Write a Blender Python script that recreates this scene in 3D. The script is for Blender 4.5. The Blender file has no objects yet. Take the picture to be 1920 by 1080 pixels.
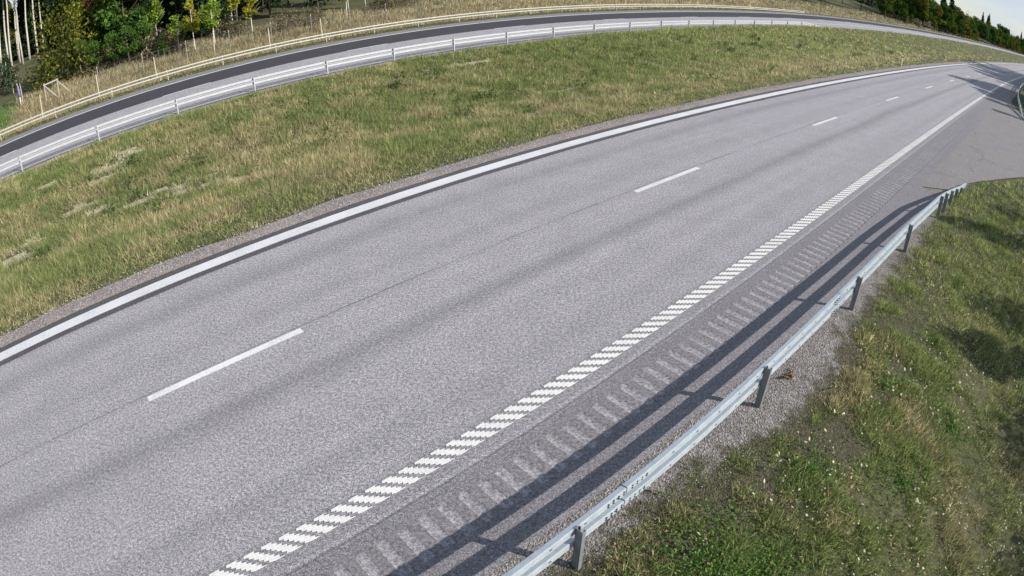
import bpy, math, random
import numpy as np
from mathutils import Vector, Matrix
random.seed(7); np.random.seed(7); RNG = np.random.default_rng(7)
SC = bpy.context.scene
COL = SC.collection
PI = math.pi

# ------------------------------------------------------------------ camera
CF, CK, CB = 1145.8572, -0.0415, -0.00713          # wide security-camera lens, px at 1920 wide
PITCH, ROLL, CAMH = 0.5426, -0.0149, 5.7459
cam_d = bpy.data.cameras.new('camera'); cam = bpy.data.objects.new('camera', cam_d); COL.objects.link(cam)
cam_d.type = 'PANO'; cam_d.sensor_width = 36.0; cam_d.sensor_fit = 'HORIZONTAL'
cam_d.clip_start = 0.05; cam_d.clip_end = 6000
cam.rotation_mode = 'XYZ'
cp, sp = math.cos(PITCH), math.sin(PITCH)
fwd = Vector((0, cp, -sp)); right0 = Vector((1, 0, 0)); down0 = Vector((0, -sp, -cp))
cr, sr = math.cos(ROLL), math.sin(ROLL)
rgt = right0*cr - down0*sr; dwn = right0*sr + down0*cr
cam.matrix_world = Matrix(((rgt.x, -dwn.x, -fwd.x, 0), (rgt.y, -dwn.y, -fwd.y, 0), (rgt.z, -dwn.z, -fwd.z, CAMH), (0, 0, 0, 1)))
_th = np.linspace(0.001, 1.05, 400); _r = (_th + CK*_th**3 + CB*_th**5)*CF*36.0/1920.0
_co = np.linalg.lstsq(np.stack([_r, _r**2, _r**3, _r**4], 1), _th, rcond=None)[0]
cc = cam_d
cc.panorama_type = 'FISHEYE_LENS_POLYNOMIAL'
cc.fisheye_fov = math.radians(179)
cc.fisheye_polynomial_k0 = 0.0
cc.fisheye_polynomial_k1 = -float(_co[0]); cc.fisheye_polynomial_k2 = -float(_co[1])
cc.fisheye_polynomial_k3 = -float(_co[2]); cc.fisheye_polynomial_k4 = -float(_co[3])
SC.camera = cam

def cam_px(x, y, z):
    """picture position (0..1920, 0..1080) of world points; used only to choose how dense grass has to be"""
    z = z - CAMH; d = y*cp - z*sp; u = x; v = -(y*sp + z*cp)
    u, v = u*cr - v*sr, u*sr + v*cr
    R = np.hypot(u, v) + 1e-9; th = np.arctan2(R, d); rd = th + CK*th**3 + CB*th**5
    return 960 + CF*rd*u/R, 540 + CF*rd*v/R

# ------------------------------------------------------------------ light
SUN_AZ, SUN_EL = math.radians(160), math.radians(27.5)     # direction in which the light travels, height of the sun
w = bpy.data.worlds.new("World"); SC.world = w; w.use_nodes = True
nt = w.node_tree; nt.nodes.clear()
sky = nt.nodes.new('ShaderNodeTexSky'); sky.sky_type = 'NISHITA'; sky.sun_disc = False
sky.sun_elevation = SUN_EL
_sx, _sy = -math.cos(SUN_AZ), -math.sin(SUN_AZ)
sky.sun_rotation = math.atan2(_sx, _sy)
sky.air_density = 1.0; sky.dust_density = 0.25; sky.ozone_density = 1.5
bg = nt.nodes.new('ShaderNodeBackground'); bg.inputs[1].default_value = 0.082
wo = nt.nodes.new('ShaderNodeOutputWorld')
tc = nt.nodes.new('ShaderNodeTexCoord'); cn = nt.nodes.new('ShaderNodeTexNoise'); cn.inputs['Scale'].default_value = 5.0; cn.inputs['Detail'].default_value = 6
cmp_ = nt.nodes.new('ShaderNodeMapping'); cmp_.inputs['Scale'].default_value = (1, 1, 3.5)
crp = nt.nodes.new('ShaderNodeValToRGB'); crp.color_ramp.elements[0].position = .34; crp.color_ramp.elements[1].position = .62
cmx = nt.nodes.new('ShaderNodeMix'); cmx.data_type = 'RGBA'; cmx.inputs['B'].default_value = (5.0, 5.5, 6.6, 1)
nt.links.new(tc.outputs['Generated'], cmp_.inputs[0]); nt.links.new(cmp_.outputs[0], cn.inputs[0]); nt.links.new(cn.outputs[0], crp.inputs[0])
nt.links.new(crp.outputs[0], cmx.inputs['Factor']); nt.links.new(sky.outputs[0], cmx.inputs['A'])
nt.links.new(cmx.outputs['Result'], bg.inputs[0]); nt.links.new(bg.outputs[0], wo.inputs[0])
sd = bpy.data.lights.new('sun', 'SUN'); sd.energy = 5.0; sd.angle = math.radians(0.55); sd.color = (1.0, 0.94, 0.875)
so = bpy.data.objects.new('sun', sd); COL.objects.link(so)
so.rotation_euler = Vector((math.cos(SUN_AZ)*math.cos(SUN_EL), math.sin(SUN_AZ)*math.cos(SUN_EL), -math.sin(SUN_EL))).to_track_quat('-Z', 'Y').to_euler()
SC.view_settings.view_transform = 'Standard'; SC.view_settings.look = 'None'
SC.view_settings.exposure = 0.60; SC.view_settings.gamma = 1.0
SC.view_settings.use_curve_mapping = False
SC.cycles.max_bounces = 4; SC.cycles.diffuse_bounces = 2; SC.cycles.glossy_bounces = 2; SC.cycles.transmission_bounces = 2

# ------------------------------------------------------------------ road frame: s along the lane line, n to its left
S = np.arange(-200, 1200.1, .25)
KS = [-200, -20, -8, 10, 40, 80, 140, 220, 1200]; KV = [-.0005, -.0025, -.0035, -.0012, -.00040, -.00072, -.0003, -.0004, -.0003]
kap = np.interp(S, KS, KV); i0 = int(np.argmin(abs(S)))
cumz = lambda f: np.concatenate([[0], np.cumsum((f[1:] + f[:-1])/2*.25)])
ANG = cumz(kap); ANG += .7319 - ANG[i0]
XX = cumz(np.cos(ANG)); YY = cumz(np.sin(ANG)); XX += -5.862 - XX[i0]; YY += 6.2328 - YY[i0]
def P(s, n):
    a = np.interp(s, S, ANG); return np.interp(s, S, XX) - np.sin(a)*n, np.interp(s, S, YY) + np.cos(a)*n
def heading(s): return float(np.interp(s, S, ANG))
def sstep(x, a, b):
    t = np.clip((x - a)/(b - a), 0, 1); return t*t*(3 - 2*t)
def vnoise(x, y, seed=0):
    """smooth value noise 0..1 for arrays"""
    x = np.asarray(x, float); y = np.asarray(y, float); xi = np.floor(x).astype(np.int64); yi = np.floor(y).astype(np.int64)
    fx = x - xi; fy = y - yi; fx = fx*fx*(3 - 2*fx); fy = fy*fy*(3 - 2*fy)
    def h(a, b):
        v = (a*374761393 + b*668265263 + seed*974711) & 0xffffffff
        v = ((v ^ (v >> 13))*1274126177) & 0xffffffff
        return ((v ^ (v >> 16)) & 0xffff)/65535.0
    return (h(xi, yi)*(1-fx) + h(xi+1, yi)*fx)*(1-fy) + (h(xi, yi+1)*(1-fx) + h(xi+1, yi+1)*fx)*fy
def fbm(x, y, seed=0, o=3):
    return sum(vnoise(x*2**k, y*2**k, seed+k)*.5**k for k in range(o))/sum(.5**k for k in range(o))

def z2(s): return .35 + .33*sstep(s, 50, 105)
RAIL_N = ([-60, 3, 7, 10.9, 14.8, 18.4, 19.2, 20.2, 21.1, 22.07, 23.4], [-6.26, -6.26, -6.32, -6.41, -6.55, -6.77, -6.82, -6.88, -6.95, -7.02, -7.10])
def right_edge(s):
    """where the grass starts on the right verge"""
    g1 = np.interp(s, [-40, 0, 3, 5, 6.8, 8.2, 10.3, 14.7, 17, 21.9, 24.2, 27, 30.7, 34, 40, 44.5, 45, 47, 50.4, 55.7, 62, 120], [-6.2, -6.15, -6.15, -6.22, -6.70, -6.88, -6.55, -6.62, -6.72, -6.5, -7.1, -8.3, -10.2, -14, -40, -40, -10.2, -9.6, -8.9, -8.0, -7.0, -6.7])
    return g1
def apron(s, n):
    """1 on the asphalt mouth of the side road"""
    lo = np.interp(-n, [5.5, 6.5, 7.1, 8.3, 10.0, 14, 40, 120], [20.5, 21.9, 24.2, 27.0, 30.7, 34.0, 40, 44])
    hi = np.interp(-n, [5.5, 6.3, 7.9, 8.8, 9.5, 10.0, 14, 40, 120], [75, 64, 55.7, 50.4, 47.0, 45.1, 42.5, 47, 51])
    return sstep(s, lo-.2, lo+.2)*(1 - sstep(s, hi-.2, hi+.2))*(n < -4)
def zt(s, n):
    s = np.asarray(s, float); n = np.asarray(n, float)
    z2s = z2(s)
    up = lambda a, b: sstep(n, a, b)
    z = np.zeros(np.broadcast(s, n).shape)
    # left side
    med = -.03 - .50*sstep(n, 4.9, 11.0) + (z2s - .05 + .53)*sstep(n, 12.2, 20.2)
    crest = np.interp(s, [30, 36, 40, 45, 57, 72, 86, 110, 140, 200, 270, 400], [.30, .36, .46, .68, .86, .88, .80, .84, .96, .92, .72, .60])
    med = med + np.clip(crest - (z2s - .05), 0, None)*np.exp(-((n - 19.2)/1.0)**2)*(n < 20.2)
    z = np.where(n >= 4.2, med, z)
    bank = z2s - .05 - .62*sstep(n, 35.6, 40) + .60*sstep(n, 43, 52) + .6*sstep(n, 52, 60) + 3.2*sstep(n, 60, 98) + 5*sstep(n, 95, 190)
    bank = bank + (fbm(s*.25, n*.25, 5) - .5)*.25*sstep(n, 37, 46)
    z = np.where(n >= 34.3, bank, z)
    # right side
    ap = sstep(s, 14, 24)*(1 - sstep(s, 60, 90))
    d = np.clip(-n - 6.6, 0, None)
    fall = -.03 - 1.0*sstep(d, 0, 5.5)*(1 - ap) + (fbm(s*.5, n*.5, 9) - .5)*.14*sstep(d, .3, 1.5)
    fall = fall + 1.2*sstep(-n, 14, 60)
    z = np.where(n < -5.5, fall, z)
    z = np.where((n <= 4.26) & (n >= -5.56), -.06, z)
    z = np.where((n >= 20.2) & (n <= 34.3), z2s - .06, z)
    z = np.where(apron(s, n) > .02, np.minimum(z, -.06), z)
    return z + (fbm(s*.9, n*.9, 3) - .5)*.06*((n > 5.2) & (n < 20) | (n > 36))

# ------------------------------------------------------------------ object helpers
def tag(o, label=None, cat=None, group=None, kind=None):
    if label: o['label'] = label
    if cat: o['category'] = cat
    if group: o['group'] = group
    if kind: o['kind'] = kind
    return o
def link(o, parent=None):
    COL.objects.link(o)
    if parent is not None: o.parent = parent
    return o
def mesh(name, verts, faces, mats=(), smooth=False, uv=None, mat_idx=None):
    me = bpy.data.meshes.new(name); me.from_pydata([tuple(v) for v in verts], [], [tuple(f) for f in faces])
    for m in mats: me.materials.append(m)
    if mat_idx is not None: me.polygons.foreach_set('material_index', mat_idx)
    if smooth: me.polygons.foreach_set('use_smooth', [True]*len(me.polygons))
    if uv is not None:
        l = me.uv_layers.new(name='road_uv'); vi = np.empty(len(me.loops), np.int32); me.loops.foreach_get('vertex_index', vi)
        l.data.foreach_set('uv', np.asarray(uv, np.float32)[vi].ravel())
    me.update(); return me
def obj(name, me, parent=None, loc=None, rz=None):
    o = bpy.data.objects.new(name, me)
    if loc is not None: o.location = loc
    if rz is not None: o.rotation_euler = (0, 0, rz)
    return link(o, parent)
def empty(name, loc=(0, 0, 0), rz=0):
    o = bpy.data.objects.new(name, None); o.location = loc; o.rotation_euler = (0, 0, rz); o.empty_display_size = .3
    return link(o)
class MB:
    def __init__(s): s.v = []; s.f = []; s.mi = []
    def box(s, x0, x1, y0, y1, z0, z1, mi=0):
        b = len(s.v); s.v += [(x, y, z) for z in (z0, z1) for y in (y0, y1) for x in (x0, x1)]
        for f in ((0, 2, 3, 1), (4, 5, 7, 6), (0, 1, 5, 4), (2, 6, 7, 3), (0, 4, 6, 2), (1, 3, 7, 5)):
            s.f.append(tuple(b+i for i in f)); s.mi.append(mi)
    def tube(s, pts, rad, k=6, mi=0, cap=True):
        b0 = len(s.v); n = len(pts)
        for i, p in enumerate(pts):
            p = Vector(p); d = Vector(pts[min(i+1, n-1)]) - Vector(pts[max(i-1, 0)])
            d.normalize(); a = d.orthogonal().normalized() if abs(d.z) < .9 else Vector((1, 0, 0)).cross(d).normalized()
            c = d.cross(a); r = rad[i] if isinstance(rad, (list, tuple)) else rad
            for j in range(k):
                t = 2*PI*j/k; q = p + (a*math.cos(t) + c*math.sin(t))*r; s.v.append(tuple(q))
        for i in range(n-1):
            for j in range(k):
                j2 = (j+1) % k; s.f.append((b0+i*k+j, b0+i*k+j2, b0+(i+1)*k+j2, b0+(i+1)*k+j)); s.mi.append(mi)
        if cap:
            s.f.append(tuple(b0+j for j in range(k))[::-1]); s.f.append(tuple(b0+(n-1)*k+j for j in range(k))); s.mi += [mi, mi]
    def build(s, name, mats, smooth=False):
        if not isinstance(mats, (list, tuple)): mats = [mats]
        return mesh(name, s.v, s.f, mats, smooth, mat_idx=s.mi)

# ------------------------------------------------------------------ materials
def new_mat(name):
    m = bpy.data.materials.new(name); m.use_nodes = True; t = m.node_tree; t.nodes.clear()
    out = t.nodes.new('ShaderNodeOutputMaterial'); b = t.nodes.new('ShaderNodeBsdfPrincipled'); t.links.new(b.outputs[0], out.inputs[0])
    b.inputs['Specular IOR Level'].default_value = .3
    return m, t, b
class G:
    """small node-graph writer"""
    def __init__(s, t): s.t = t
    def coord(s, uv=False, scale=(1, 1, 1)):
        if uv:
            n = s.t.nodes.new('ShaderNodeUVMap'); n.uv_map = 'road_uv'; o = n.outputs[0]
        else:
            n = s.t.nodes.new('ShaderNodeNewGeometry'); o = n.outputs['Position']
        m = s.t.nodes.new('ShaderNodeMapping'); m.inputs['Scale'].default_value = scale; s.t.links.new(o, m.inputs[0]); return m.outputs[0]
    def noise(s, co, sc, det=2, rough=.5, dist=0):
        n = s.t.nodes.new('ShaderNodeTexNoise'); n.inputs['Scale'].default_value = sc; n.inputs['Detail'].default_value = det
        n.inputs['Roughness'].default_value = rough; n.inputs['Distortion'].default_value = dist; s.t.links.new(co, n.inputs['Vector']); return n.outputs[0]
    def vor(s, co, sc, feat='F1', out='Distance'):
        n = s.t.nodes.new('ShaderNodeTexVoronoi'); n.feature = feat; n.inputs['Scale'].default_value = sc; s.t.links.new(co, n.inputs['Vector']); return n.outputs[out]
    def ramp(s, f, stops, interp='LINEAR'):
        n = s.t.nodes.new('ShaderNodeValToRGB'); e = n.color_ramp; e.interpolation = interp
        while len(e.elements) < len(stops): e.elements.new(.5)
        for x, (p, c) in zip(e.elements, stops):
            x.position = p; x.color = (c, c, c, 1) if not isinstance(c, tuple) else (*c, 1)
        s.t.links.new(f, n.inputs[0]); return n.outputs[0]
    def mixc(s, f, a, b, mode='MIX'):
        n = s.t.nodes.new('ShaderNodeMix'); n.data_type = 'RGBA'; n.blend_type = mode
        for k, v in (('Factor', f), ('A', a), ('B', b)):
            if isinstance(v, (int, float)): n.inputs[k].default_value = v if k == 'Factor' else (v, v, v, 1)
            elif isinstance(v, tuple): n.inputs[k].default_value = (*v, 1)
            else: s.t.links.new(v, n.inputs[k])
        return n.outputs['Result']
    def math(s, op, a, b=0.0, c=None):
        n = s.t.nodes.new('ShaderNodeMath'); n.operation = op
        for i, v in enumerate((a, b) if c is None else (a, b, c)):
            if isinstance(v, (int, float)): n.inputs[i].default_value = v
            else: s.t.links.new(v, n.inputs[i])
        return n.outputs[0]
    def sep(s, co):
        n = s.t.nodes.new('ShaderNodeSeparateXYZ'); s.t.links.new(co, n.inputs[0]); return n.outputs
    def bump(s, h, b, strength=.5, dist=.01):
        n = s.t.nodes.new('ShaderNodeBump'); n.inputs['Strength'].default_value = strength; n.inputs['Distance'].default_value = dist
        s.t.links.new(h, n.inputs['Height']); s.t.links.new(n.outputs[0], b.inputs['Normal'])

def asphalt(name, base=(.256, .246, .260), tracks=True, grain=1.0, dark=.0, uv=True, cracks=False):
    m, t, b = new_mat(name); g = G(t); co = g.coord(uv); pos = g.coord(False)
    f1 = g.ramp(g.noise(pos, 55, 2, .75), [(.33, .30 if grain == 1 else .55), (.5, 1.0), (.66, 1.85 if grain == 1 else 1.3)])
    f2 = g.ramp(g.noise(pos, 21, 2, .7), [(.32, .60), (.5, 1.0), (.68, 1.42)])
    f3 = g.mixc(1, g.ramp(g.noise(pos, 1.3, 4, .6), [(.3, .93), (.7, 1.07)]), g.ramp(g.noise(pos, 8, 2, .6), [(.3, .93), (.7, 1.07)]), 'MULTIPLY')
    c = g.mixc(1, f1, f2, 'MULTIPLY'); c = g.mixc(1, c, f3, 'MULTIPLY')
    c = g.mixc(1, c, base, 'MULTIPLY')
    if tracks:
        xyz = g.sep(co); s_, n_ = xyz[0], xyz[1]
        lw = g.noise(g.coord(True, (.10, 1.2, 1)), 1.0, 3, .5)
        nn = g.math('ADD', n_, g.math('MULTIPLY', g.math('SUBTRACT', lw, .5), .5))
        tr = None
        for cen, wid, amt in ((-1.22, .42, .30), (2.55, .45, .22), (-3.1, .45, .13), (.95, .4, .10), (-3.75, .35, .10)):
            d = g.math('ABSOLUTE', g.math('SUBTRACT', nn, cen))
            k = g.math('MULTIPLY', g.math('SMOOTH_MAX', g.math('SUBTRACT', 1.0, g.math('DIVIDE', d, wid)), 0.0, .2), amt)
            tr = k if tr is None else g.math('ADD', tr, k)
        long_ = g.noise(g.coord(True, (.05, 2.4, 1)), 1.0, 4, .55)
        tr = g.math('MULTIPLY', tr, g.math('ADD', .55, g.math('MULTIPLY', long_, .9)))
        streak = g.ramp(long_, [(.32, .93), (.68, 1.06)])
        c = g.mixc(1, c, streak, 'MULTIPLY')
        # seam between the two paving widths, close to the lane line
        ds = g.math('ABSOLUTE', g.math('SUBTRACT', g.math('ADD', n_, g.math('MULTIPLY', g.math('SUBTRACT', g.noise(g.coord(True, (.8, .0, 1)), 1., 3), .5), .10)), .135))
        seam = g.math('MULTIPLY', g.ramp(ds, [(.008, 1.0), (.022, .0)]), g.ramp(g.noise(g.coord(True, (.35, .0, 1)), 1.0, 3), [(.40, 0.10), (.56, .60)]))
        ds2 = g.math('ABSOLUTE', g.math('SUBTRACT', g.math('ADD', n_, g.math('MULTIPLY', g.math('SUBTRACT', g.noise(g.coord(True, (2, .0, 1)), 1., 3), .5), .05)), -4.31))
        seam2 = g.math('MULTIPLY', g.ramp(ds2, [(.010, 1.0), (.03, .0)]), .38)
        ds3 = g.math('ABSOLUTE', g.math('SUBTRACT', n_, -4.27)); lite = g.math('MULTIPLY', g.ramp(ds3, [(.02, 1.0), (.06, .0)]), .20)
        side = g.math('MULTIPLY', g.ramp(g.math('MULTIPLY', n_, -.1), [(.424, 0.0), (.436, 1.0)]), .43)
        side2 = g.math('MULTIPLY', g.ramp(g.math('MULTIPLY', n_, -.1), [(.372, 0.0), (.380, 1.0), (.424, 1.0), (.430, 0)]), .25)
        tr = g.math('ADD', tr, g.math('ADD', seam, g.math('ADD', seam2, g.math('ADD', side, side2))))
        tr = g.math('SUBTRACT', tr, lite)
        c = g.mixc(tr, c, (.035, .034, .036))
        # small stains
        st = g.ramp(g.noise(pos, 2.1, 3, .7), [(.72, 0.0), (.78, .35)])
        c = g.mixc(st, c, (.10, .09, .085))
    if cracks:
        wp = t.nodes.new('ShaderNodeVectorMath'); wp.operation = 'ADD'; nz = t.nodes.new('ShaderNodeTexNoise'); nz.inputs['Scale'].default_value = .9; nz.inputs['Detail'].default_value = 4
        t.links.new(pos, nz.inputs['Vector']); t.links.new(pos, wp.inputs[0]); t.links.new(nz.outputs['Color'], wp.inputs[1])
        ce = g.vor(wp.outputs[0], .22, 'DISTANCE_TO_EDGE'); ck = g.math('MULTIPLY', g.ramp(ce, [(.004, 1.0), (.014, 0.0)]), g.ramp(g.noise(pos, .35, 2), [(.48, 0.0), (.56, .55)]))
        c = g.mixc(ck, c, (.05, .046, .042))
        dirt = g.ramp(g.noise(pos, .5, 5, .65), [(.42, 0.0), (.7, .45)]); c = g.mixc(dirt, c, (.20, .18, .15))
    t.links.new(c, b.inputs['Base Color']); b.inputs['Roughness'].default_value = .85
    g.bump(g.noise(pos, 60, 2, .7), b, .55, .006)
    return m
M_ASPH = asphalt('asphalt_worn')
M_ASPH2 = asphalt('asphalt_light_lane', (.27, .26, .27), False)
M_DARK = asphalt('asphalt_new_dark', (.040, .038, .044), False, .5)
M_JOINT = asphalt('asphalt_joint', (.072, .070, .076), False, .5)
M_APRON = asphalt('asphalt_side_road', (.170, .160, .165), False, cracks=True)
M_SHOULD = asphalt('asphalt_shoulder', (.17, .162, .160), False)
M_GROOVE = asphalt('milled_groove', (.238, .228, .240), False, .8)
M_RIDGE = asphalt('groove_land', (.166, .159, .167), False, .8)

def paint(name, c0=(.80, .80, .80), worn=.2):
    m, t, b = new_mat(name); g = G(t); pos = g.coord(False)
    a = g.ramp(g.noise(pos, 45, 3, .7), [(.30, .80), (.55, 1.0)])
    w_ = g.ramp(g.noise(pos, 30, 4, .75), [(.60 - worn*.35, 0.0), (.74 - worn*.3, 1.0)])
    w2 = g.ramp(g.noise(pos, 1.1, 3, .6), [(.35, .0), (.65, 1.0)])
    w_ = g.math('MULTIPLY', g.math('MULTIPLY', w_, w2), worn)
    c = g.mixc(1, a, c0, 'MULTIPLY'); c = g.mixc(w_, c, (.22, .215, .22))
    t.links.new(c, b.inputs['Base Color']); b.inputs['Roughness'].default_value = .6
    g.bump(g.noise(pos, 40, 3, .7), b, .4, .004); return m
M_PAINT = paint('white_road_paint', (.60, .60, .61), .50)
M_PAINTW = paint('white_road_paint_worn', (.66, .66, .65), .50)
M_BARS = paint('white_bar_paint', (.66, .655, .63), .45)

def gravel(name, base=(.22, .20, .18), bright=1.0, fade=False):
    m, t, b = new_mat(name); g = G(t); pos = g.coord(False)
    v = g.vor(pos, 40, 'F1', 'Color'); vd = g.vor(pos, 40)
    vc = t.nodes.new('ShaderNodeRGBToBW'); t.links.new(v, vc.inputs[0])
    k = g.ramp(vc.outputs[0], [(.2, .55), (.55, 1.0), (.80, 1.3), (.96, 1.9)])
    f = g.ramp(g.noise(pos, 50, 2, .75), [(.34, .60), (.66, 1.4)])
    f3 = g.ramp(g.noise(pos, 1.0, 4, .6), [(.3, .86), (.7, 1.12)])
    c = g.mixc(1, k, f, 'MULTIPLY'); c = g.mixc(1, c, f3, 'MULTIPLY'); c = g.mixc(1, c, tuple(x*bright for x in base), 'MULTIPLY')
    hue = g.noise(pos, 9, 3, .6); c = g.mixc(g.ramp(hue, [(.45, .0), (.65, .35)]), c, g.mixc(1, c, (1.15, .92, .82), 'MULTIPLY'))
    if fade:      # gravel thinning out into dark soil and moss towards the grass
        at = t.nodes.new('ShaderNodeAttribute'); at.attribute_name = 'edge'
        e = g.math('ADD', at.outputs['Fac'], g.math('MULTIPLY', g.math('SUBTRACT', g.noise(pos, 2.2, 5, .68), .5), 1.9))
        e = g.math('ADD', e, g.math('MULTIPLY', g.math('SUBTRACT', g.noise(pos, 14, 3, .7), .5), .35))
        k2 = g.ramp(g.math('ADD', e, .40), [(.18, 1.0), (.34, .75), (.48, .2), (.62, 0.0)])
        so_ = g.ramp(g.noise(pos, 16, 4, .8), [(.3, (.020, .019, .011)), (.5, (.058, .052, .032)), (.7, (.12, .108, .072))])
        c = g.mixc(k2, c, so_)
    t.links.new(c, b.inputs['Base Color']); b.inputs['Roughness'].default_value = .95
    g.bump(vd, b, .8, .02); return m
M_GRAVEL = gravel('verge_gravel', (.190, .180, .172))
M_GRAVEL_FADE = gravel('verge_gravel_thinning', (.190, .180, .172), fade=True)
M_GRAVEL_L = gravel('median_gravel', (.235, .212, .205))

def soil(name):
    m, t, b = new_mat(name); g = G(t); pos = g.coord(False)
    a = g.noise(pos, .35, 5, .6); d = g.noise(pos, 9, 4, .75)
    c = g.ramp(a, [(.35, (.040, .048, .018)), (.5, (.062, .064, .028)), (.65, (.080, .074, .040))])
    c = g.mixc(1, c, g.ramp(d, [(.30, .35), (.5, 1.0), (.72, 1.9)]), 'MULTIPLY')
    t.links.new(c, b.inputs['Base Color']); b.inputs['Roughness'].default_value = 1
    g.bump(d, b, .8, .05); return m
M_SOIL = soil('grassy_soil')
def litter(name):
    m, t, b = new_mat(name); g = G(t); pos = g.coord(False)
    d = g.noise(pos, 14, 4, .8)
    c = g.ramp(d, [(.3, (.10, .085, .05)), (.5, (.30, .27, .19)), (.7, (.50, .46, .35))])
    t.links.new(c, b.inputs['Base Color']); b.inputs['Roughness'].default_value = 1
    g.bump(d, b, .9, .04); return m
M_LITTER = litter('dry_straw')

def steel(name, c0=(.50, .53, .55), rough=.45, metal=.55):
    m, t, b = new_mat(name); g = G(t); pos = g.coord(False)
    v = g.ramp(g.noise(pos, 6, 4, .7), [(.3, .86), (.7, 1.1)]); sp_ = g.ramp(g.noise(pos, 70, 3, .7), [(.35, .88), (.65, 1.1)])
    c = g.mixc(1, g.mixc(1, v, sp_, 'MULTIPLY'), c0, 'MULTIPLY')
    t.links.new(c, b.inputs['Base Color']); b.inputs['Metallic'].default_value = metal
    r = g.ramp(g.noise(pos, 14, 3, .6), [(.3, rough-.08), (.7, rough+.12)]); t.links.new(r, b.inputs['Roughness']); return m
M_STEEL = steel('galvanised_steel', (.47, .525, .56), .38, .36)
M_POST = steel('galvanised_post', (.19, .20, .21), .6, .3)
M_STEEL_CREAM = steel('galvanised_far', (.44, .44, .39), .5, .3)
M_STEEL_OLD = steel('galvanised_median', (.44, .455, .47), .5, .35)
def flat(name, c, rough=.6, metal=0, var=.15, sc=8):
    m, t, b = new_mat(name); g = G(t); pos = g.coord(False)
    v = g.ramp(g.noise(pos, sc, 4, .7), [(.3, 1-var), (.7, 1+var)]); cc_ = g.mixc(1, v, c, 'MULTIPLY')
    t.links.new(cc_, b.inputs['Base Color']); b.inputs['Roughness'].default_value = rough; b.inputs['Metallic'].default_value = metal; return m
M_SLOTSHADE_BOLT = flat('slot_shade_and_bolts', (.03, .035, .04), .9)  # dark colour painted as shade in the slots; bolts and joint gaps share it
M_WOODG = flat('weathered_wood', (.33, .31, .27), .9, 0, .3, 20)
M_WOODY = flat('pale_stake_wood', (.46, .41, .30), .9, 0, .2, 20)
M_WIRE = flat('fence_wire', (.20, .20, .19), .6, .5)
M_PLASTIC = flat('marker_plastic', (.75, .72, .55), .5)
M_BLACK = flat('black_band', (.02, .02, .02), .5)
M_REFLEX = flat('marker_reflector', (.85, .83, .70), .3)
M_PURPLE = flat('faded_violet_cloth', (.17, .15, .28), .8)
M_BARKW = flat('pale_bark', (.62, .57, .50), .9, 0, .35, 6)
M_BARKP = flat('pine_bark', (.42, .39, .33), .9, 0, .35, 6)
M_BARKD = flat('dark_bark', (.10, .08, .06), .9, 0, .3, 6)

def blade_mat(name, trans=.35):
    m = bpy.data.materials.new(name); m.use_nodes = True; t = m.node_tree; t.nodes.clear()
    out = t.nodes.new('ShaderNodeOutputMaterial'); at = t.nodes.new('ShaderNodeAttribute'); at.attribute_name = 'tint'
    d = t.nodes.new('ShaderNodeBsdfDiffuse'); tr = t.nodes.new('ShaderNodeBsdfTranslucent'); mx = t.nodes.new('ShaderNodeMixShader'); mx.inputs[0].default_value = trans
    t.links.new(at.outputs['Color'], d.inputs[0]); t.links.new(at.outputs['Color'], tr.inputs[0])
    t.links.new(d.outputs[0], mx.inputs[1]); t.links.new(tr.outputs[0], mx.inputs[2]); t.links.new(mx.outputs[0], out.inputs[0]); return m
M_BLADE = blade_mat('grass_blades'); M_LEAF = blade_mat('leaves', .3)

def tri_mesh(name, V, tint, mat, nper=3):
    """V (N,nper,3) separate polygons with a colour each (N,3) or (N,nper,3)"""
    N = V.shape[0]; me = bpy.data.meshes.new(name)
    me.vertices.add(N*nper); me.vertices.foreach_set('co', V.astype(np.float32).ravel())
    me.loops.add(N*nper); me.loops.foreach_set('vertex_index', np.arange(N*nper, dtype=np.int32))
    me.polygons.add(N); me.polygons.foreach_set('loop_start', np.arange(0, N*nper, nper, dtype=np.int32))
    a = me.attributes.new('tint', 'FLOAT_COLOR', 'POINT')
    if tint.ndim == 2: tint = np.repeat(tint[:, None, :], nper, 1)
    c4 = np.concatenate([tint, np.ones((N, nper, 1))], 2).astype(np.float32); a.data.foreach_set('color', c4.ravel())
    me.materials.append(mat); me.update(calc_edges=True); return me

# ------------------------------------------------------------------ sheets in the road frame
def sheet(name, n0, n1, s0, s1, zf, mats, ds=2.0, cols=1, parent=None, mfun=None, ragged=0):
    sv = np.arange(s0, s1+1e-6, ds); 
    if sv[-1] < s1 - 1e-3: sv = np.append(sv, s1)
    k = len(sv); tt = np.linspace(0, 1, cols+1)
    a = n0(sv) if callable(n0) else np.full(k, float(n0)); b = n1(sv) if callable(n1) else np.full(k, float(n1))
    NN = a[:, None]*(1-tt) + b[:, None]*tt; SS = np.repeat(sv[:, None], cols+1, 1)
    if ragged:
        NN[:, 0] += (RNG.random(k)-.5)*ragged; NN[:, -1] += (RNG.random(k)-.5)*ragged
    x, y = P(SS, NN); z = zf(SS, NN) if callable(zf) else np.full(SS.shape, float(zf))
    V = np.stack([x, y, z], -1).reshape(-1, 3); uv = np.stack([SS, NN], -1).reshape(-1, 2)
    F = []; mi = []; c = cols+1
    for i in range(k-1):
        for j in range(cols):
            F.append((i*c+j, (i+1)*c+j, (i+1)*c+j+1, i*c+j+1)[::-1] if b[i] > a[i] else (i*c+j, (i+1)*c+j, (i+1)*c+j+1, i*c+j+1))
            mi.append(mfun(sv[i], NN[i, j]) if mfun else 0)
    return obj(name, mesh(name, V, F, mats if isinstance(mats, (list, tuple)) else [mats], uv=uv, mat_idx=mi), parent)

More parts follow.
